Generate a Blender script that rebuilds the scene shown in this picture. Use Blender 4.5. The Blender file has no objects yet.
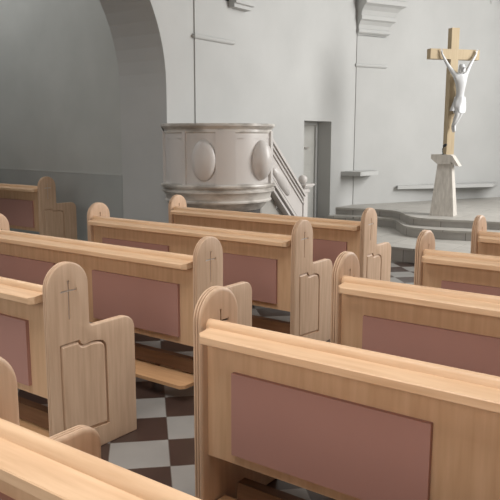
import bpy, bmesh, math
from mathutils import Vector, Matrix
C = bpy.context.scene.collection
PI = math.pi

# ------------------------------------------------------------------ helpers
def lin(r, g, b):
    f = lambda c: (c/255)/12.92 if c/255 <= .04045 else ((c/255+.055)/1.055)**2.4
    return (f(r), f(g), f(b), 1)

def new_mat(name, rough=.5, spec=.5):
    m = bpy.data.materials.new(name); m.use_nodes = True
    nt = m.node_tree; b = nt.nodes['Principled BSDF']
    b.inputs['Roughness'].default_value = rough
    b.inputs['Specular IOR Level'].default_value = spec
    return m, nt, b

def noise_mat(name, c1, c2, scale=(1,1,1), nscale=5, detail=4, rough=.6, spec=.3, bump=.0, bscale=None, rnd=True, lo=.3, hi=.7):
    m, nt, b = new_mat(name, rough, spec)
    N, L = nt.nodes.new, nt.links.new
    tc = N('ShaderNodeTexCoord'); mp = N('ShaderNodeMapping'); mp.inputs['Scale'].default_value = scale
    if rnd:
        oi = N('ShaderNodeObjectInfo'); mu = N('ShaderNodeVectorMath'); mu.operation = 'MULTIPLY_ADD'
        cx = N('ShaderNodeCombineXYZ'); L(oi.outputs['Random'], cx.inputs[0]); L(oi.outputs['Random'], cx.inputs[1]); L(oi.outputs['Random'], cx.inputs[2])
        L(cx.outputs[0], mu.inputs[0]); mu.inputs[1].default_value = (7.3, 5.1, 9.7); L(tc.outputs['Object'], mu.inputs[2]); L(mu.outputs[0], mp.inputs[0])
    else:
        L(tc.outputs['Object'], mp.inputs[0])
    n = N('ShaderNodeTexNoise'); n.inputs['Scale'].default_value = nscale; n.inputs['Detail'].default_value = detail
    L(mp.outputs[0], n.inputs[0])
    r = N('ShaderNodeValToRGB'); r.color_ramp.elements[0].color = c1; r.color_ramp.elements[1].color = c2
    r.color_ramp.elements[0].position = lo; r.color_ramp.elements[1].position = hi
    L(n.outputs['Fac'], r.inputs[0]); L(r.outputs[0], b.inputs['Base Color'])
    if bump:
        bp = N('ShaderNodeBump'); bp.inputs['Strength'].default_value = bump; bp.inputs['Distance'].default_value = .002
        L(n.outputs['Fac'], bp.inputs['Height']); L(bp.outputs[0], b.inputs['Normal'])
    return m

WA, WB = lin(204,166,130), lin(222,187,152)
wood_x = noise_mat('beech_grain_lengthwise', WA, WB, (1.2, 14, 14), 3, 6, .42, .4, .05)
wood_z = noise_mat('beech_grain_upright', lin(196,158,123), lin(211,174,139), (12, 12, 1.0), 3, 6, .45, .35, .05)
wood_e = noise_mat('beech_end_panel', lin(190,159,132), lin(207,177,150), (14, 14, 1.1), 3, 6, .5, .3, .05)
wood_k = noise_mat('kneeler_wood', lin(188,144,104), lin(206,163,121), (1.2, 12, 12), 3, 5, .5, .3, .03)
wood_d = noise_mat('brown_rail_wood', lin(98,70,50), lin(116,85,62), (1.5, 14, 14), 3, 5, .5, .3, .03)
wood_c = noise_mat('cross_wood', lin(168,150,122), lin(180,163,135), (12, 12, 1), 3, 5, .6, .2, .03)
pad_m = noise_mat('brick_red_upholstery', lin(172,129,118), lin(176,133,122), (1,1,1), 2, 3, .55, .3, .05)
plaster = noise_mat('white_plaster', lin(178,178,176), lin(185,185,183), (1,1,1), 1.5, 6, .9, .1, .0, rnd=False)
plaster_t = noise_mat('grey_plaster', lin(172,173,169), lin(182,183,179), (1,1,1), 1.5, 6, .9, .1, .0, rnd=False)
plaster_w = noise_mat('wainscot_paint', lin(156,158,156), lin(165,167,164), (1,1,1), 2, 6, .7, .2, rnd=False)
marble_w = noise_mat('pulpit_marble', lin(193,188,184), lin(205,200,196), (1,1,.6), 2.5, 8, .35, .4, .0, rnd=False)
marble_v = noise_mat('veined_marble', lin(150,144,137), lin(200,195,188), (1,1,2.5), 4, 9, .35, .4, .0, rnd=False, lo=.36, hi=.56)
stone_p = noise_mat('pedestal_stone', lin(178,172,164), lin(206,201,193), (6,6,1.5), 5, 7, .6, .3, .02)
white_fig = noise_mat('white_painted_carving', lin(192,193,194), lin(200,201,202), (1,1,1), 4, 2, .4, .4)
black_m = noise_mat('black_plastic', lin(22,22,22), lin(30,30,30), (1,1,1), 4, 2, .5, .4)
cut_shade = noise_mat('cross_cut_shade', lin(40,28,20), lin(52,38,28), (1,1,1), 4, 2, .8, .1)  # near-black brown paints the shade inside the cut cross
steel, _nt, _b = new_mat('brushed_steel', .35); _b.inputs['Metallic'].default_value = .6; _b.inputs['Base Color'].default_value = lin(205,200,194)
door_m = noise_mat('door_paint', lin(176,175,170), lin(184,183,178), (1,1,1), 3, 3, .6, .3, rnd=False)
soffit_shade = noise_mat('shaded_pulpit_soffit', lin(96,94,92), lin(112,110,107), (1,1,1), 3, 3, .8, .1, rnd=False)  # shade below the pulpit put into the corbel colour

def floor_mat():
    m, nt, b = new_mat('checkered_marble_floor', .32, .35)
    N, L = nt.nodes.new, nt.links.new
    tc = N('ShaderNodeTexCoord')
    mp = N('ShaderNodeMapping'); mp.vector_type = 'TEXTURE'
    mp.inputs['Location'].default_value = (.01, .747, 0); mp.inputs['Rotation'].default_value = (0, 0, PI/4)
    mp.inputs['Scale'].default_value = (.2925, .2925, 1)
    L(tc.outputs['Object'], mp.inputs[0])
    sp = N('ShaderNodeSeparateXYZ'); L(mp.outputs[0], sp.inputs[0])
    def M(op, a, bb=None):
        n = N('ShaderNodeMath'); n.operation = op
        for i, v in enumerate((a, bb)):
            if v is None: continue
            if isinstance(v, (int, float)): n.inputs[i].default_value = v
            else: L(v, n.inputs[i])
        return n.outputs[0]
    fx, fy = M('FLOOR', sp.outputs[0]), M('FLOOR', sp.outputs[1])
    par = M('FLOORED_MODULO', M('ADD', fx, fy), 2)
    no = N('ShaderNodeTexNoise'); no.inputs['Scale'].default_value = 6; no.inputs['Detail'].default_value = 8
    L(tc.outputs['Object'], no.inputs[0])
    rl = N('ShaderNodeValToRGB'); rl.color_ramp.elements[0].color = lin(124,121,117); rl.color_ramp.elements[1].color = lin(142,139,135)
    rd = N('ShaderNodeValToRGB'); rd.color_ramp.elements[0].color = lin(52,39,34); rd.color_ramp.elements[1].color = lin(68,52,46)
    L(no.outputs['Fac'], rl.inputs[0]); L(no.outputs['Fac'], rd.inputs[0])
    mx = N('ShaderNodeMix'); mx.data_type = 'RGBA'
    L(par, mx.inputs['Factor']); L(rd.outputs[0], mx.inputs[6]); L(rl.outputs[0], mx.inputs[7])
    # thin joints
    gx = M('ABSOLUTE', M('SUBTRACT', M('FRACT', sp.outputs[0]), .5)); gy = M('ABSOLUTE', M('SUBTRACT', M('FRACT', sp.outputs[1]), .5))
    g = M('GREATER_THAN', M('MAXIMUM', gx, gy), .494)
    mg = N('ShaderNodeMix'); mg.data_type = 'RGBA'; L(g, mg.inputs['Factor']); L(mx.outputs[2], mg.inputs[6]); mg.inputs[7].default_value = lin(88,80,74)
    L(mg.outputs[2], b.inputs['Base Color'])
    return m
floor_m = floor_mat()

def slab_mat():
    m, nt, b = new_mat('grey_stone_slabs', .45, .35)
    N, L = nt.nodes.new, nt.links.new
    tc = N('ShaderNodeTexCoord')
    br = N('ShaderNodeTexBrick'); br.inputs['Scale'].default_value = 1; br.inputs['Mortar Size'].default_value = .004
    br.inputs['Brick Width'].default_value = .8; br.inputs['Row Height'].default_value = .45; br.inputs['Mortar Smooth'].default_value = .2
    br.inputs['Color1'].default_value = lin(180,176,169); br.inputs['Color2'].default_value = lin(190,186,179); br.inputs['Mortar'].default_value = lin(138,134,128)
    L(tc.outputs['Object'], br.inputs[0])
    no = N('ShaderNodeTexNoise'); no.inputs['Scale'].default_value = 7; no.inputs['Detail'].default_value = 8; L(tc.outputs['Object'], no.inputs[0])
    mx = N('ShaderNodeMix'); mx.data_type = 'RGBA'; mx.blend_type = 'MULTIPLY'; mx.inputs['Factor'].default_value = .35
    L(br.outputs[0], mx.inputs[6]); L(no.outputs['Fac'], mx.inputs[7]); 
    L(mx.outputs[2], b.inputs['Base Color'])
    return m
slab_m = slab_mat()
def riser_mat():
    m, nt, b = new_mat('grey_stone_riser', .5, .3)
    N, L = nt.nodes.new, nt.links.new
    tc = N('ShaderNodeTexCoord')
    br = N('ShaderNodeTexBrick'); br.inputs['Scale'].default_value = 1; br.inputs['Mortar Size'].default_value = .005; br.offset = 0
    br.inputs['Brick Width'].default_value = .42; br.inputs['Row Height'].default_value = 40; br.inputs['Mortar Smooth'].default_value = .2
    br.inputs['Color1'].default_value = lin(168,165,160); br.inputs['Color2'].default_value = lin(182,178,172); br.inputs['Mortar'].default_value = lin(120,116,111)
    mp = N('ShaderNodeMapping'); mp.inputs['Location'].default_value = (.1, 20, 0)
    L(tc.outputs['Object'], mp.inputs[0]); L(mp.outputs[0], br.inputs[0])
    no = N('ShaderNodeTexNoise'); no.inputs['Scale'].default_value = 9; no.inputs['Detail'].default_value = 8; L(tc.outputs['Object'], no.inputs[0])
    mx = N('ShaderNodeMix'); mx.data_type = 'RGBA'; mx.blend_type = 'MULTIPLY'; mx.inputs['Factor'].default_value = .25
    L(br.outputs[0], mx.inputs[6]); L(no.outputs['Fac'], mx.inputs[7]); L(mx.outputs[2], b.inputs['Base Color'])
    return m
riser_m = riser_mat()

def obj(name, bm, mat, parent=None, smooth=False):
    bmesh.ops.recalc_face_normals(bm, faces=bm.faces)
    me = bpy.data.meshes.new(name); bm.to_mesh(me); bm.free()
    for mm in (mat if isinstance(mat, (list, tuple)) else [mat]): me.materials.append(mm)
    if smooth:
        for f in me.polygons: f.use_smooth = True
        try: me.set_sharp_from_angle(angle=math.radians(smooth if smooth is not True else 40))
        except Exception: pass
    o = bpy.data.objects.new(name, me); C.objects.link(o)
    if parent: o.parent = parent
    return o

def tag(o, label=None, cat=None, group=None, kind=None):
    if label: o['label'] = label
    if cat: o['category'] = cat
    if group: o['group'] = group
    if kind: o['kind'] = kind
    return o

def thing(name, label, cat, loc=(0,0,0), rz=0, group=None):
    o = bpy.data.objects.new(name, None); C.objects.link(o)
    o.location = loc; o.rotation_euler = (0, 0, rz); o.empty_display_size = .1
    return tag(o, label, cat, group)

def box(bm, x0, x1, y0, y1, z0, z1):
    vs = [bm.verts.new((x, y, z)) for x in (x0, x1) for y in (y0, y1) for z in (z0, z1)]
    for f in ((0,1,3,2), (4,6,7,5), (0,4,5,1), (2,3,7,6), (0,2,6,4), (1,5,7,3)):
        bm.faces.new([vs[i] for i in f])
    return vs

def bevel(bm, w, seg=2, ang=30):
    ed = [e for e in bm.edges if len(e.link_faces) == 2 and e.calc_face_angle(0) > math.radians(ang)]
    bmesh.ops.bevel(bm, geom=ed, offset=w, segments=seg, profile=.5, affect='EDGES')

def prism(bm, pts, fn0, fn1, caps=True):
    a = [bm.verts.new(fn0(p)) for p in pts]; b = [bm.verts.new(fn1(p)) for p in pts]
    n = len(pts)
    for i in range(n): bm.faces.new((a[i], a[(i+1) % n], b[(i+1) % n], b[i]))
    if caps: bm.faces.new(a[::-1]); bm.faces.new(b)

def prism_z(bm, pts, z0, z1): prism(bm, pts, lambda p: (p[0], p[1], z0), lambda p: (p[0], p[1], z1))
def prism_x(bm, pts, x0, x1): prism(bm, pts, lambda p: (x0, p[0], p[1]), lambda p: (x1, p[0], p[1]))

def ring_loft(bm, rings, cap=True):
    R = [[bm.verts.new(p) for p in r] for r in rings]
    n = len(R[0])
    for a, b in zip(R, R[1:]):
        for i in range(n): bm.faces.new((a[i], a[(i+1) % n], b[(i+1) % n], b[i]))
    if cap: bm.faces.new(R[0][::-1]); bm.faces.new(R[-1])

def lathe(bm, prof, cx=0, cy=0, n=32, cap=True):
    ring_loft(bm, [[(cx+r*math.cos(2*PI*i/n), cy+r*math.sin(2*PI*i/n), z) for i in range(n)] for r, z in prof], cap)

def ellipsoid(bm, c, r, M=None, u=24, v=14):
    res = bmesh.ops.create_uvsphere(bm, u_segments=u, v_segments=v, radius=1)
    T = Matrix.Translation(c) @ (M or Matrix.Identity(4)) @ Matrix.Diagonal((*r, 1))
    bmesh.ops.transform(bm, matrix=T, verts=res['verts'])

def tube(bm, pts, r, n=8, closed=False):
    pts = [Vector(p) for p in pts]; rings = []
    rr = r if isinstance(r, (list, tuple)) else [r]*len(pts)
    up = Vector((0,0,1))
    for i, p in enumerate(pts):
        if closed: t = pts[(i+1) % len(pts)]-pts[i-1]
        else: t = pts[min(i+1, len(pts)-1)]-pts[max(i-1, 0)]
        t.normalize()
        a = t.cross(up)
        if a.length < .05: a = t.cross(Vector((1,0,0)))
        a.normalize(); b = t.cross(a)
        rings.append([p+a*rr[i]*math.cos(2*PI*k/n)+b*rr[i]*math.sin(2*PI*k/n) for k in range(n)])
    if closed:
        R = [[bm.verts.new(p) for p in r_] for r_ in rings]
        for i in range(len(R)):
            A, B = R[i], R[(i+1) % len(R)]
            for k in range(n): bm.faces.new((A[k], A[(k+1) % n], B[(k+1) % n], B[k]))
    else: ring_loft(bm, rings)

def boolean(target, cutter_bms):
    cs = []
    for cb in cutter_bms:
        c = obj('cutter', cb, plaster); cs.append(c)
        md = target.modifiers.new('b', 'BOOLEAN'); md.operation = 'DIFFERENCE'; md.object = c; md.solver = 'EXACT'
    bpy.context.view_layer.update()
    dg = bpy.context.evaluated_depsgraph_get()
    me = bpy.data.meshes.new_from_object(target.evaluated_get(dg))
    target.modifiers.clear(); target.data = me
    for c in cs: bpy.data.objects.remove(c)
    return target

# ------------------------------------------------------------------ pew
H, R, D, HJ, LP = .9637, .1195, .534, .636, 2.162
T = .043      # end panel thickness
S = 1.035     # row spacing

def end_outline():
    pts = [(0, 0), (0, .2), (0, .45), (0, H-R)]
    for i in range(1, 24): a = PI - PI*i/24; pts.append((R+R*math.cos(a), H-R+R*math.sin(a)))
    pts.append((2*R, H-R)); pts.append((2*R, .75))
    f = .022
    for i in range(0, 7): a = PI + (PI/2)*i/6; pts.append((2*R+f+f*math.cos(a), HJ+f+f*math.sin(a)))
    k = .075
    pts.append((.35, HJ))
    for i in range(0, 11): a = PI/2 - (PI/2)*i/10; pts.append((D-k+k*math.cos(a), HJ-k+k*math.sin(a)))
    pts += [(D, .3), (D, 0)]
    return pts
OUT = end_outline()
def offset(pts, d):
    res = []; n = len(pts)
    for i, p in enumerate(pts):
        a, b = Vector(pts[i-1]), Vector(pts[(i+1) % n]); q = Vector(p)
        u = (q-a).normalized(); v = (b-q).normalized()
        n1, n2 = Vector((u.y, -u.x)), Vector((v.y, -v.x))
        m = (n1+n2); m = m/max(m.length_squared, 1e-6)*2
        res.append((q.x+m.x*d/1.0, q.y+m.y*d/1.0))
    return res
PROF = [(0,.008), (.0012,.004), (.004,.0005), (.0080,0), (.0105,.002), (.0118,.0085), (.0140,.0085), (.0153,.002), (.0175,0), (.0205,0), (.0230,.002), (.0243,.0085), (.0265,.0085), (.0278,.002), (.0300,.0003), (.0340,.0008), (.0385,.0045), (.0415,.010), (T,.018)]
def cross_pts(s=1.0):
    # tapering incised latin cross in (y, z)
    cy, w = R, .0042*s
    return dict(v=[(cy-w*1.5, .878), (cy+w*1.5, .878), (cy+w, .86), (cy+w*1.15, .70), (cy, .690), (cy-w*1.15, .70), (cy-w, .86)],
                h=[(.071, .824), (.078, .833), (cy, .8335), (.160, .833), (.168, .838), (.168, .820), (.160, .825), (cy, .8255), (.078, .823)])
def make_end(side):
    """side=+1: outer face towards +X at x=0 ; side=-1 outer face towards -X at x=0"""
    bm = bmesh.new()
    ring_loft(bm, [[(-side*x, p[0], p[1]) for p in offset(OUT, d)] for x, d in PROF])
    o = obj('end_panel', bm, wood_e)
    # carved raised field: groove following an ogee-topped outline
    path = [(.060,.120), (.058,.25), (.057,.40), (.057,.579), (.10,.580), (.150,.581), (.174,.581), (.181,.567), (.188,.5575), (.198,.5535), (.212,.5535), (.24,.557), (.27,.5565), (.298,.552), (.318,.545), (.332,.533), (.340,.517), (.343,.49), (.3435,.40), (.344,.25), (.345,.104), (.2,.112)]
    c = bmesh.new()
    sec = [(0, .014), (0, -.012), (.004, -.012), (.019, .0005), (.019, .014)]
    R_ = [offset(path, d) for d, _x in sec]
    grid = [[c.verts.new((side*sec[q_][1], R_[q_][k_][0], R_[q_][k_][1])) for q_ in range(5)] for k_ in range(len(path))]
    for k_ in range(len(path)):
        A, B = grid[k_], grid[(k_+1) % len(path)]
        for q_ in range(5): c.faces.new((A[q_], A[(q_+1) % 5], B[(q_+1) % 5], B[q_]))
    g = [c]
    for k, (a, b) in (('v', (0, 0)), ('h', (0, 0))):
        for s in (1,):
            c = bmesh.new(); prism_x(c, cross_pts()[k], side*.02, -side*.006); g.append(c)
            c = bmesh.new(); prism_x(c, cross_pts()[k], -side*(T+.02), -side*(T-.008)); g.append(c)
    boolean(o, g)
    me = o.data
    for f in me.polygons: f.use_smooth = True
    me.set_sharp_from_angle(angle=math.radians(28))
    bm = bmesh.new()
    for k in 'vh': prism_x(bm, cross_pts(.98)[k], -side*.0062, -side*(.0045 if k == 'v' else .0043))
    i1 = obj('cross_inlay', bm, steel, o); i1['label'] = 'pale metal cross inlay facing the aisle'
    bm = bmesh.new()
    for k in 'vh': prism_x(bm, cross_pts(.98)[k], -side*(T-.0080), -side*(T-.0072 if k == 'v' else T-.0074))
    i2 = obj('cross_inlay', bm, cut_shade, o); i2['label'] = 'dark inlay standing for the shade in the cross cut on the seat side'
    return o

def make_pew():
    """origin: left outer face, back edge, floor.  Faces +Y."""
    t = thing('church_pew', 'pew', 'pew')
    e = make_end(+1); e.parent = t; e.location = (LP, 0, 0)
    e = make_end(-1); e.parent = t; e.location = (0, 0, 0)
    a, b = T-.001, LP-T+.001
    bm = bmesh.new(); box(bm, a, b, .037, .057, .309, .834); obj('backrest', bm, wood_z, t)
    # half-round top rail
    bm = bmesh.new()
    pr = [(.030,.812), (.030,.834)] + [(.0525+.0205*math.cos(PI*(1.0-i/14)), .8345+.0195*math.sin(PI*(1.0-i/14))) for i in range(1, 15)] + [(.074,.826), (.074,.812)]
    prism_x(bm, pr, a, b); obj('top_rail', bm, wood_x, t, smooth=30)
    # sloping book ledge
    bm = bmesh.new()
    pr = [(.036,.789), (.036,.827), (-.047,.816), (-.050,.813), (-.050,.788), (-.048,.786), (-.02,.786)]
    prism_x(bm, pr, a+.017, b-.014)
    # cut the two front corners off
    for x_, d_ in ((a+.024, -1), (b-.022, 1)):
        bmesh.ops.bisect_plane(bm, geom=bm.verts[:]+bm.edges[:]+bm.faces[:], plane_co=(x_, -.036, .8), plane_no=Vector((d_, -1.0, 0)).normalized(), clear_outer=True)
        bmesh.ops.holes_fill(bm, edges=[e for e in bm.edges if e.is_boundary])
    obj('book_ledge', bm, wood_x, t)
    for x0, x1 in ((.172, .941), (1.235, 1.990)):
        bm = bmesh.new(); box(bm, x0, x1, .018, .0375, .353, .674); bevel(bm, .004, 2); obj('back_pad', bm, pad_m, t, smooth=30)
    bm = bmesh.new(); box(bm, a, b, .056, .5, .405, .435); bevel(bm, .006, 2); obj('seat', bm, wood_x, t, smooth=30)
    bm = bmesh.new(); box(bm, a, b, .056, .072, .435, .76); obj('seat_back', bm, wood_z, t)
    # kneeler
    bm = bmesh.new(); prism_z(bm, [(.05,.13), (.05,-.062), (.072,-.088), (LP-.072,-.088), (LP-.05,-.062), (LP-.05,.13)], .08, .101); bevel(bm, .003, 1)
    obj('kneeler_board', bm, wood_k, t)
    bm = bmesh.new()
    box(bm, .14, LP-T+.001, .095, .145, .115, .198); bevel(bm, .014, 3); pass
    obj('foot_rail', bm, wood_d, t, smooth=30)
    for x in (.35, LP-.45):
        bm = bmesh.new(); box(bm, x, x+.03, .07, .128, .0, .081); box(bm, x, x+.03, .1, .128, .0, .13); obj('kneeler_bracket', bm, wood_d, t)
    return t

def copy_tree(o, parent=None):
    c = o.copy(); C.objects.link(c); c.parent = parent
    for ch in list(o.children): copy_tree(ch, c)
    return c
pew0 = make_pew()
GL = 'wooden church pews in rows'
pews = [
 ((-LP, 0, 0), 'beech pew left of the aisle, nearest one with its full carved end in view'),
 ((-LP, S, 0), 'beech pew left of the aisle with two pads and its kneeler board in plain view'),
 ((-LP, 2*S, 0), 'beech pew left of the aisle, second from the pulpit, both rounded ends in view'),
 ((-LP, 3*S, 0), 'beech pew left of the aisle directly in front of the pulpit, brightest lit end panel'),
 ((.866, -S+.008, 0), 'nearest beech pew, its broad book ledge cutting off the bottom left corner'),
 ((.857, .008, 0), 'large beech pew right of the aisle with a whole reddish pad on its back'),
 ((.866, S+.008, 0), 'beech pew right of the aisle, just ahead of the large one in the foreground'),
 ((.866, 2*S+.008, 0), 'beech pew right of the aisle, second from the chancel steps'),
 ((.866, 3*S+.008, 0), 'small beech pew right of the aisle, closest to the pedestal and chancel steps'),
 ((-4.2-LP, 3*S, .11), 'shadowed beech pew standing apart in the grey side chapel at far left'),
]
roots = [pew0]+[copy_tree(pew0) for _ in pews[1:]]
for i, (loc, lab) in enumerate(pews):
    p = roots[i]
    p.location = loc; tag(p, lab, 'pew', GL)
    if i == 0:
        for ch in p.children:
            if ch.name.startswith('back_pad') and ch.data.vertices[0].co.x > 1: ch.location.x = -.026
    if i == 1:
        for ch in p.children:
            if ch.name.startswith('back_pad') and ch.data.vertices[0].co.x < 1:
                ch.scale.x = .87; ch.location.x = .02

# ------------------------------------------------------------------ room shell
def struct(name, bm, m, smooth=False): return tag(obj(name, bm, m, None, smooth), kind='structure')
bm = bmesh.new(); box(bm, -7.5, 6, -7, 15.5, -.1, 0); struct('floor', bm, floor_m)
X0 = -2.9
# nave wall with arch (near part) and door opening
def poly_wall(name, cells, x0, x1, m):
    bm = bmesh.new()
    for pts in cells: prism_x(bm, pts, x0, x1)
    bmesh.ops.remove_doubles(bm, verts=bm.verts, dist=1e-4)
    return struct(name, bm, m)
ZT = 6.0
cells = [[(-7,0), (.3,0), (.3,2.1), (.3,ZT), (-7,ZT)]]
ar = [(2.1-1.8*math.cos(PI*i/40), 2.1+1.8*math.sin(PI*i/40)) for i in range(41)]
for (a, b) in zip(ar, ar[1:]): cells.append([a, b, (b[0], ZT), (a[0], ZT)])
cells.append([(3.9,0), (6.82,0), (6.82,ZT), (3.9,ZT)])
cells.append([(6.82,1.775), (7.62,1.775), (7.62,ZT), (6.82,ZT)])
cells.append([(7.62,0), (8.42,0), (8.42,ZT), (7.62,ZT)])
# thick arch part, thinner beyond
poly_wall('wall_left', cells[:-3], X0-.75, X0, plaster)
poly_wall('wall_left_chancel', cells[-3:], X0-.75, X0, plaster)
# apse
AP = [(X0, 8.38), (-2.49, 9.19), (-1.94, 10.33), (-1.37, 11.44), (-.55, 13.2), (2.0, 14.8), (4.6, 13.4), (5.8, 9.5)]
def off2(pts, d):
    o = []
    for i, p in enumerate(pts):
        a = Vector(pts[max(i-1, 0)]); b = Vector(pts[min(i+1, len(pts)-1)]); t = (b-a).normalized(); o.append((p[0]-t.y*d, p[1]+t.x*d))
    return o
bm = bmesh.new(); prism_z(bm, AP + off2(AP, .3)[::-1], 0, ZT); struct('wall_apse', bm, plaster)
bm = bmesh.new(); box(bm, 5.8, 6.1, -7, 9.6, 0, ZT); struct('wall_right', bm, plaster)
bm = bmesh.new(); box(bm, -7.6, 6.1, -7.2, -7, 0, ZT); struct('wall_back', bm, plaster)
bm = bmesh.new(); box(bm, -7.8, 6.3, -7.2, 15.5, ZT, ZT+.2); struct('ceiling', bm, plaster)
# side chapel
bm = bmesh.new(); prism_z(bm, [(X0-.75, 3.905), (-7.5, 4.18), (-7.5, 4.4), (X0-.75, 4.4)], 0, ZT); struct('wall_chapel', bm, plaster_t)
bm = bmesh.new(); prism_z(bm, [(X0-.751, 3.897), (-7.5, 4.172), (-7.5, 4.18), (X0-.751, 3.905)], 0, 1.07)
struct('baseboard_chapel', bm, plaster_w)
bm = bmesh.new(); prism_z(bm, [(X0-.751, 3.895), (-7.5, 4.170), (-7.5, 4.18), (X0-.751, 3.905)], 1.07, 1.082); struct('trim_1', bm, plaster_t)
bm = bmesh.new(); box(bm, -7.7, -7.5, -7, 4.4, 0, ZT); struct('wall_chapel_side', bm, plaster_t)
bm = bmesh.new(); box(bm, -7.5, X0-.75, -7, 4.17, 0, .11); struct('floor_chapel', bm, slab_m)

# door recess in the left wall
d = bpy.data.objects.new('door_1', None); C.objects.link(d); d['kind'] = 'structure'
bm = bmesh.new(); box(bm, -3.22, -3.17, 6.82, 7.62, .0, 1.775); obj('door_leaf', bm, door_m, d)
for y in (6.83, 7.56):
    bm = bmesh.new(); box(bm, -3.175, -3.14, y, y+.05, 0, 1.774); obj('door_frame', bm, plaster, d)
bm = bmesh.new(); box(bm, -3.175, -3.14, 6.88, 7.56, 1.72, 1.774); obj('door_frame', bm, plaster, d)
for z0, z1 in ((.5, 1.0), (1.12, 1.62)):
    bm = bmesh.new(); box(bm, -3.172, -3.16, 6.98, 7.46, z0, z1); bevel(bm, .008, 1); obj('door_panel', bm, door_m, d)
bm = bmesh.new(); box(bm, -3.17, -3.13, 7.22, 7.34, 1.36, 1.385); bevel(bm, .005, 1); obj('door_handle', bm, steel, d)

# pilasters with astragal and moulded capital; frame: base point, direction along wall, outward normal
def pilaster(n, P, ang, w, dep, cap_z=3.12, zbase=0, moulds=True, steps=None, flare=(1, 1)):
    bx, by = math.cos(ang), math.sin(ang); nx, ny = by, -bx      # outward normal (towards +X side)
    W = lambda a, b_, z: (P[0]+bx*a+nx*b_, P[1]+by*a+ny*b_, z)
    bm = bmesh.new()
    def bl(a0, a1, b1, z0, z1, a0t=None, a1t=None, b1t=None):
        a0t = a0 if a0t is None else a0t; a1t = a1 if a1t is None else a1t; b1t = b1 if b1t is None else b1t
        lo = [(a0, -.02), (a1, -.02), (a1, b1), (a0, b1)]; hi = [(a0t, -.02), (a1t, -.02), (a1t, b1t), (a0t, b1t)]
        ring_loft(bm, [[W(*p, z0) for p in lo], [W(*p, z1) for p in hi]])
    bl(0, w, dep, zbase, cap_z+.02)
    if moulds:
        r = .03
        rings = []
        for k in range(10):
            an = -PI/2 + PI*k/9; o_ = r*math.cos(an)*1.1; z = 2.69+r*math.sin(an)
            rings.append([W(*p, z) for p in [(-o_, -.02), (w+o_, -.02), (w+o_, dep+o_), (-o_, dep+o_)]])
        ring_loft(bm, rings)
    # capital: stepped, flaring mouldings
    prof = steps or [(0, .0), (.0, .03), (.03, .035), (.055, .055), (.055, .10), (.035, .11), (.05, .17), (.09, .22), (.13, .245), (.13, .30), (.11, .31), (.14, .38), (.20, .44), (.26, .47), (.26, .54), (.23, .56), (.23, .9), (.23, 1.6)]
    rings = []
    for o_, z in prof:
        rings.append([W(*p, cap_z+z) for p in [(-o_*flare[0], -.02), (w+o_*flare[1], -.02), (w+o_*flare[1], dep+o_), (-o_*flare[0], dep+o_)]])
    ring_loft(bm, rings)
    return struct('trim_%d' % n, bm, plaster)
pilaster(2, (X0, 4.38), PI/2, .70, .015, cap_z=3.17)
apd = math.atan2(10.31-9.17, -1.94+2.49)
pilaster(3, (X0, 8.385), apd+.0, .58, .015, flare=(.12, .8), cap_z=3.15)
pilaster(4, (-1.345, 11.47), apd, .9, .10, cap_z=3.58, moulds=False)

bm = bmesh.new()
ring_loft(bm, [[(X0-.02, 5.02, z), (X0+.10+d_, 5.02, z), (X0+.10+d_, 5.38+d_, z), (X0-.02, 5.38+d_, z)] for d_, z in ((0, 3.10), (0, 3.14), (.03, 3.15), (.03, 3.2), (.0, 3.21), (.02, 3.3), (.12, 3.4), (.12, 3.5), (.12, 4.5))])
struct('trim_6', bm, plaster)
# chancel steps
def wavy(pts, n=8):
    out = []
    for i in range(len(pts)-1):
        p0, p1, p2, p3 = [Vector(pts[min(max(k, 0), len(pts)-1)]) for k in (i-1, i, i+1, i+2)]
        for j in range(n):
            t = j/n
            out.append(tuple(.5*((2*p1)+(p2-p0)*t+(2*p0-5*p1+4*p2-p3)*t*t+(3*p1-p0-3*p2+p3)*t**3)))
    out.append(tuple(pts[-1])); return out
Z1, Z2, Z3 = .18, .31, .42
def platform(name, edge, z0, z1):
    back = [(5.8, edge[-1][1]), (5.8, 9.5), (4.6, 13.4), (2.0, 14.8), (-.55, 13.2), (-2.9, 9.0)]
    bm = bmesh.new()
    prism_z(bm, edge + back, z0, z1-.03)
    ob = struct(name, bm, riser_m)
    bm = bmesh.new(); e2 = [(x, y-.012) for x, y in edge]
    prism_z(bm, e2 + back, z1-.03, z1); bevel(bm, .006, 1, 60)
    sl = obj('stone_slab', bm, slab_m, ob); return ob
platform('floor_chancel_first_step', [(X0, 6.03), (0, 6.05), (5.8, 6.05)], 0, Z1)
platform('floor_chancel_second_step', wavy([(X0, 7.55), (-2.5, 7.66), (-2.13, 7.75), (-1.85, 7.72), (-1.62, 7.42), (-1.40, 7.12), (-1.15, 7.0), (-.8, 7.0), (-.1, 7.18), (1.2, 7.3), (5.8, 7.3)]), Z1, Z2)
platform('floor_chancel', wavy([(X0, 7.82), (-2.6, 7.88), (-2.23, 7.97), (-1.95, 7.93), (-1.7, 7.70), (-1.5, 7.44), (-1.25, 7.26), (-.95, 7.27), (-.2, 7.44), (1.2, 7.55), (5.8, 7.55)]), Z2, Z3)

# stone shelf and stone bench on the wall
bm = bmesh.new(); prism_z(bm, [(X0-.01, 7.95), (-2.56, 7.98), (-2.50, 8.5), (-2.72, 8.75), (X0-.01, 8.5)], .925, .99); bevel(bm, .006, 1)
tag(obj('wall_shelf', bm, plaster), 'short white stone shelf on the wall right of the doorway', 'shelf')
bm = bmesh.new(); prism_z(bm, [(-2.48, 9.22), (-2.43, 9.12), (-1.30, 10.72), (-1.41, 11.35)], .655, .715); bevel(bm, .008, 1)
bs = tag(obj('stone_bench', bm, plaster), 'long pale stone bench slab along the chancel wall behind the pedestal', 'bench')

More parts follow.
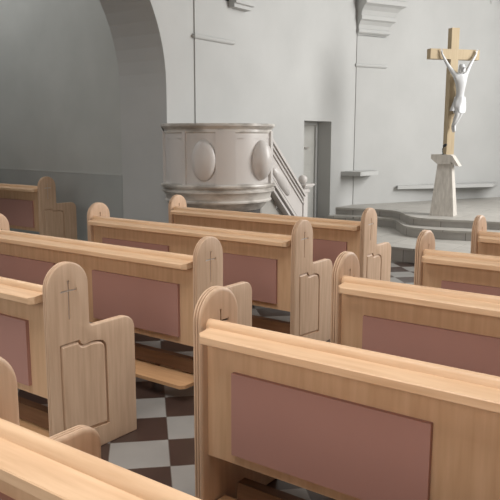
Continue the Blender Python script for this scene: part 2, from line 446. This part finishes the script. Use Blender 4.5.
# ------------------------------------------------------------------ pulpit
PX, PY = -2.495, 4.31
VA = math.atan2(-1.89-PY, 2.5236-PX)
pt = thing('pulpit', 'white stone pulpit with oval bosses and moulded cornice on the left wall', 'pulpit', (PX, PY, 0))
bm = bmesh.new(); lathe(bm, [(0.5894,1.000), (0.6047,1.015), (0.6068,1.600)], n=64); obj('pulpit_body', bm, marble_w, pt, smooth=30)
bm = bmesh.new(); lathe(bm, [(0.6068,1.575), (0.6170,1.585), (0.6170,1.600), (0.6150,1.615), (0.6304,1.635), (0.6457,1.648), (0.6519,1.652), (0.6519,1.677), (0.6457,1.680), (0.5330,1.680), (0.5330,1.500), (0.0000,1.500)], n=64); obj('cornice', bm, marble_v, pt, smooth=30)
bm = bmesh.new(); lathe(bm, [(0.0000,0.730), (0.5125,0.730), (0.5740,0.805), (0.5996,0.820), (0.6150,0.820), (0.6170,0.835), (0.6047,0.850), (0.6150,0.900), (0.6406,0.930), (0.6560,0.935), (0.6560,0.955), (0.6406,0.960), (0.6406,0.975), (0.6611,0.985), (0.6683,1.005), (0.6642,1.020), (0.6150,1.025), (0.6047,1.030)], n=64); obj('base_moulding', bm, marble_v, pt, smooth=30)
bm = bmesh.new(); lathe(bm, [(.14,0), (0.1435,0.350), (0.2050,0.420), (0.3075,0.550), (0.4715,0.660), (0.5022,0.730)], n=48); obj('corbel', bm, soffit_shade, pt, smooth=30)
for ch in pt.children:
    b_ = bmesh.new(); b_.from_mesh(ch.data)
    bmesh.ops.bisect_plane(b_, geom=b_.verts[:]+b_.edges[:]+b_.faces[:], plane_co=(X0-PX+.001, 0, 0), plane_no=(-1, 0, 0), clear_outer=True)
    bmesh.ops.holes_fill(b_, edges=[e for e in b_.edges if e.is_boundary]); b_.to_mesh(ch.data); b_.free()
def strip(name, p0, p1, r0, r1, z0, z1, m):
    bm = bmesh.new(); n = 8; A = [VA+math.radians(p0+(p1-p0)*i/n) for i in range(n+1)]
    prism_z(bm, [(r1*math.cos(a), r1*math.sin(a)) for a in A]+[(r0*math.cos(a), r0*math.sin(a)) for a in A[::-1]], z0, z1); bevel(bm, .004, 1)
    obj(name, bm, m, pt, smooth=30)
for a, b in ((-37.5, -34), (-2.5, 17), (70, 90), (-87, -78)): strip('pilaster_strip', a, b, .58, .632, 1.0, 1.60, marble_w)
strip('frieze_band', -86, 89,   .58, .616, 1.52, 1.535, marble_w)
for ph in (-14.5, 51):
    a = VA+math.radians(ph); bm = bmesh.new()
    ellipsoid(bm, (.60*math.cos(a), .60*math.sin(a), 1.285), (.13 if ph > 0 else .075, .135, .222), Matrix.Rotation(a, 4, 'Z'), 32, 20)
    o = obj('oval_boss', bm, marble_w, pt, smooth=60)

# stairs behind the parapet
SX = -2.3
st = thing('pulpit_staircase', 'white stone stair with sloping parapet and ball-topped newel rising to the pulpit', 'staircase', (SX, 5.4, 0))
L_ = lambda y, z: (y-5.4, z)
sl = -.93
up = lambda y: 1.50 + (y-5.06)*sl
bm = bmesh.new(); prism_x(bm, [L_(5.0, up(5.0)-.03), L_(5.80, up(5.80)-.03), L_(5.80, up(5.8)-.52), L_(5.0, up(5.0)-.52)], -.035, .035); obj('parapet', bm, marble_w, st)
def rail(name, dz0, dz1, hw, m=marble_w):
    bm = bmesh.new(); prism_x(bm, [L_(5.0, up(5.0)+dz0), L_(5.80, up(5.80)+dz0), L_(5.80, up(5.80)+dz1), L_(5.0, up(5.0)+dz1)], -hw, hw); bevel(bm, .008, 2); obj(name, bm, m, st, smooth=30)
rail('handrail', -.045, .0, .075); rail('handrail', -.085, -.05, .055); rail('parapet_moulding', -.155, -.13, .05)
rail('stringer', -.44, -.41, .05); rail('stringer', -.52, -.475, .07); rail('stringer', -.60, -.56, .055)
bm = bmesh.new(); th = math.atan(sl)
ellipsoid(bm, (.03, 5.28-5.4, up(5.28)-.31), (.06, .26, .088), Matrix.Rotation(th, 4, 'X'), 28, 16); obj('oval_boss', bm, marble_w, st, smooth=60)
for k in range(6):
    z = .16*(k+1); y = 5.95-.17*k
    bm = bmesh.new(); box(bm, -.6, -.034, y-.17-5.4, y-5.4, 0, z); obj('stair_step', bm, slab_m, st)
bm = bmesh.new(); ny = 5.84-5.4
box(bm, -.05, .05, ny-.05, ny+.05, 0, .86); obj('newel_post', bm, marble_w, st)
bm = bmesh.new()
for h, z0, z1 in ((.07,.82,.85), (.062,.85,.885), (.10,.885,.905), (.115,.905,.93)): box(bm, -h, h, ny-h, ny+h, z0, z1)
bevel(bm, .006, 1); obj('newel_cap', bm, marble_w, st)
bm = bmesh.new(); ellipsoid(bm, (0, ny, .985), (.060, .060, .058)); obj('newel_ball', bm, marble_w, st, smooth=60)

# ------------------------------------------------------------------ pedestal
CXX, CYY = -1.08, 7.80
pr_ = math.radians(10)
pd = thing('stone_pedestal', 'tapered grey stone pedestal with slanted cap carrying the crucifix', 'pedestal', (CXX-.02, CYY-.02, Z3), pr_)
bm = bmesh.new()
ring_loft(bm, [[(sx*h, sy*h*.9, z) for sx, sy in ((-1,-1),(1,-1),(1,1),(-1,1))] for h, z in ((.168, 0), (.10, .745))]); bevel(bm, .004, 1)
obj('shaft', bm, stone_p, pd)
bm = bmesh.new()
c_ = [(-.19,.875), (.075,.875), (.11,.855), (.205,.71), (.165,.715), (.085,.775), (.095,.74), (-.10,.74), (-.19,.815)]
prism(bm, c_, lambda p: (p[0], -.12, p[1]), lambda p: (p[0], .12, p[1])); bevel(bm, .004, 1)
obj('slanted_cap', bm, stone_p, pd)

# crucifix
cr = thing('wooden_cross', 'tall pale wooden cross standing on the grey stone pedestal', 'cross', (CXX, CYY+.0, Z3+.875), math.radians(50))
zb = Z3+.875
bm = bmesh.new(); box(bm, -.058, .058, -.053, .053, 0, 3.035-zb); bevel(bm, .002, 1); obj('upright_beam', bm, wood_c, cr)
bm = bmesh.new(); box(bm, -.370, .385, -.0532, .0532, 2.610-zb, 2.748-zb); bevel(bm, .002, 1); obj('crossbeam', bm, wood_c, cr)

def skin_mesh(name, verts, edges, mat, parent, root=0, sub=2):
    me = bpy.data.meshes.new(name); me.from_pydata([v[:3] for v in verts], edges, []); me.update()
    o = bpy.data.objects.new(name, me); C.objects.link(o)
    sk = o.modifiers.new('s', 'SKIN'); sk.use_smooth_shade = True; fat = 1.12
    for i, v in enumerate(verts):
        r = v[3]; me.skin_vertices[0].data[i].radius = (r*fat, (v[4] if len(v) > 4 else r)*fat); me.skin_vertices[0].data[i].use_root = (i == root)
    sb = o.modifiers.new('u', 'SUBSURF'); sb.levels = sub; sb.render_levels = sub
    bpy.context.view_layer.update(); dg = bpy.context.evaluated_depsgraph_get()
    m2 = bpy.data.meshes.new_from_object(o.evaluated_get(dg)); o.modifiers.clear(); o.data = m2
    for f in m2.polygons: f.use_smooth = True
    m2.materials.clear(); m2.materials.append(mat); o.parent = parent
    return o
q = lambda x, y, z, *r: (x, y, z-zb, *r)
V = [q(.072,-.115,2.03,.058,.05), q(.068,-.13,2.12,.046,.042), q(.058,-.15,2.21,.062,.05), q(.050,-.165,2.30,.078,.054), q(.044,-.16,2.365,.050,.038), q(.040,-.17,2.405,.025), q(.036,-.195,2.445,.036,.04), q(.034,-.215,2.485,.040,.046), q(.034,-.215,2.518,.026,.028),
     q(-.035,-.15,2.385,.034), q(-.120,-.125,2.50,.023), q(-.150,-.11,2.55,.021), q(-.205,-.085,2.66,.0135), q(-.222,-.078,2.705,.017,.010),
     q(.120,-.15,2.38,.034), q(.190,-.12,2.50,.023), q(.22,-.11,2.55,.021), q(.305,-.085,2.67,.0135), q(.325,-.078,2.715,.017,.010),
     q(.035,-.12,1.985,.048), q(.018,-.180,1.865,.036), q(.004,-.145,1.78,.029), q(-.006,-.095,1.69,.016), q(-.008,-.112,1.645,.017), q(-.010,-.135,1.605,.013),
     q(.100,-.12,1.985,.048), q(.060,-.187,1.875,.036), q(.036,-.15,1.79,.029), q(.008,-.125,1.70,.016), q(.002,-.142,1.652,.017), q(-.004,-.160,1.612,.013)]
E_ = [(0,1),(1,2),(2,3),(3,4),(4,5),(5,6),(6,7),(7,8),(4,9),(9,10),(10,11),(11,12),(12,13),(4,14),(14,15),(15,16),(16,17),(17,18),(0,19),(19,20),(20,21),(21,22),(22,23),(23,24),(0,25),(25,26),(26,27),(27,28),(28,29),(29,30)]
# fingers rooted inside the palms
for pi_, sx in ((13, -1), (18, 1)):
    bx_, by_, bz_ = V[pi_][:3]
    for k, (dx, ln) in enumerate(((-.010,.024), (-.0035,.030), (.0035,.028), (.010,.022))):
        i0 = len(V)
        V.append((bx_+dx*.7, by_, bz_+.006, .0045)); V.append((bx_+dx*1.3, by_-.006, bz_+.010+ln*.5, .0036)); V.append((bx_+dx*1.5, by_-.016, bz_+.010+ln*.85, .0030))
        E_ += [(pi_, i0), (i0, i0+1), (i0+1, i0+2)]
    i0 = len(V)
    V.append((bx_-sx*.014, by_-.006, bz_+.001, .0045)); V.append((bx_-sx*.024, by_-.012, bz_+.010, .0036)); E_ += [(pi_, i0), (i0, i0+1)]
fig = thing('crucified_figure', 'white carved figure in a loincloth hanging with raised arms on the wooden cross', 'statue', (CXX, CYY, zb), math.radians(50))
body = skin_mesh('body', V, E_, white_fig, fig, 0, 2)
# face: nose, brow, ears, beard and hair
bm = bmesh.new(); hx, hy, hz = .034, -.215, 2.478-zb
ellipsoid(bm, (hx, hy+.012, hz+.012), (.044, .043, .048), None, 20, 14)
for s_ in (-1, 1): ellipsoid(bm, (hx+s_*.036, hy+.012, hz-.03), (.015, .026, .045), None, 14, 10)
obj('hair', bm, white_fig, fig, smooth=60)
bm = bmesh.new(); ellipsoid(bm, (hx, hy-.045, hz-.005), (.006, .010, .014), None, 10, 8)
for s_ in (-1, 1): ellipsoid(bm, (hx+s_*.014, hy-.036, hz+.004), (.008, .005, .004), None, 10, 8)
ellipsoid(bm, (hx, hy-.036, hz-.024), (.012, .006, .004), None, 10, 8); ellipsoid(bm, (hx, hy-.026, hz-.043), (.020, .020, .020), None, 12, 8)
obj('face', bm, white_fig, fig, smooth=60)
bm = bmesh.new(); rings = []
for k in range(15):
    t = k/14; z = 2.095-t*.215-zb; ring = []
    for i in range(40):
        a = 2*PI*i/40; w = 1+.05*math.sin(a*7+t*4)*(.3+t)+.04*math.sin(a*3-t*5)
        ring.append(((.078+.012*math.sin(PI*t))*w*math.cos(a)+.072-.012*t, -.125+(.064+.012*t)*w*math.sin(a)-.02*t, z+.012*math.sin(a*2+1)*t))
    rings.append(ring)
ring_loft(bm, rings); 
# hanging knot of cloth on the left hip
rings = []
for k in range(9):
    t = k/8; rings.append([((.018-.058*t)+(.018+.022*t)*math.cos(2*PI*i/14)*(1+.15*math.sin(5*2*PI*i/14)), -.125-.01*t+(.016+.012*t)*math.sin(2*PI*i/14), 2.10-.20*t-zb) for i in range(14)])
ring_loft(bm, rings)
obj('loincloth', bm, white_fig, fig, smooth=60)

# small microphone on the pedestal
mc = thing('gooseneck_microphone', 'small black microphone on a short gooseneck at the foot of the cross', 'microphone', (CXX-.03, CYY-.11, Z3+.875))
bm = bmesh.new(); tube(bm, [(0,0,0), (-.012,0,.04), (-.012,-.005,.075), (.01,-.02,.11)], .006, 8); obj('gooseneck', bm, black_m, mc, smooth=60)
bm = bmesh.new(); ellipsoid(bm, (.030, -.03, .128), (.034, .022, .022), Matrix.Rotation(-.6, 4, 'Y')); obj('microphone_head', bm, black_m, mc, smooth=60)
bm = bmesh.new(); lathe(bm, [(.02,0), (.02,.008), (.008,.012)], n=16); obj('base', bm, black_m, mc)

# pointed plaster corbel high on the chancel wall
bm = bmesh.new(); lathe(bm, [(.005,0), (.03,.04), (.05,.15), (.10,.30), (.10,.6)], -1.62, 10.99, n=12)
o = struct('trim_5', bm, plaster); o.location.z = 3.86

# ------------------------------------------------------------------ camera
f, yaw, pitch, roll = 686.782, -.634122, .162959, .001637
fw = Vector((math.sin(yaw)*math.cos(pitch), math.cos(yaw)*math.cos(pitch), -math.sin(pitch)))
rt = Vector((math.cos(yaw), -math.sin(yaw), 0)); upv = rt.cross(fw)
c, s = math.cos(roll), math.sin(roll); rt, upv = c*rt+s*upv, -s*rt+c*upv
cam = bpy.data.cameras.new('camera'); co = bpy.data.objects.new('camera', cam); C.objects.link(co)
cam.sensor_width = 36; cam.lens = f/500*36; cam.clip_start = .05
M = Matrix((rt, upv, -fw)).transposed().to_4x4(); M.translation = (2.523588, -1.890128, 1.534805)
co.matrix_world = M
bpy.context.scene.camera = co

# ------------------------------------------------------------------ light
def area(name, loc, target, sx, sy, power, col):
    l = bpy.data.lights.new(name, 'AREA'); l.shape = 'RECTANGLE'; l.size = sx; l.size_y = sy; l.energy = power; l.color = col
    o = bpy.data.objects.new(name, l); C.objects.link(o); o.location = loc
    o.rotation_euler = (Vector(target)-Vector(loc)).to_track_quat('-Z', 'Y').to_euler(); return o
area('chancel_daylight', (3.6, 8.0, 3.3), (-1.5, 4.6, .8), 2.2, 2.8, 440, (1, .99, .97))
area('apse_fill', (2.6, 10.2, 5.6), (-1.0, 9.0, .6), 2.5, 2.5, 200, (1, .995, .98))  # fill lamp added to lift the apse wall and platform tops
nl = area('nave_daylight', (.9, -1.2, 5.8), (.9, -.8, 0), 4, 4, 142, (1, .98, .95)); nl.data.spread = 2.0
area('rear_fill', (1.8, -6.2, 2.8), (.8, 1, .5), 3.5, 2.5, 150, (1, .98, .95))  # unseen fill added behind the camera to lift the pew backs
area('chapel_fill', (-6.4, 2.2, 5.7), (-5.6, 4.2, 2.4), 2, 1.5, 95, (1, 1, 1))  # fill lamp added to brighten the chapel end wall
w = bpy.data.worlds.new('world'); bpy.context.scene.world = w; w.use_nodes = True
w.node_tree.nodes['Background'].inputs[0].default_value = (.8, .85, .9, 1); w.node_tree.nodes['Background'].inputs[1].default_value = .3
vs = bpy.context.scene.view_settings
vs.view_transform = 'Standard'; vs.look = 'None'; vs.gamma = 1; vs.use_curve_mapping = False; vs.exposure = 0
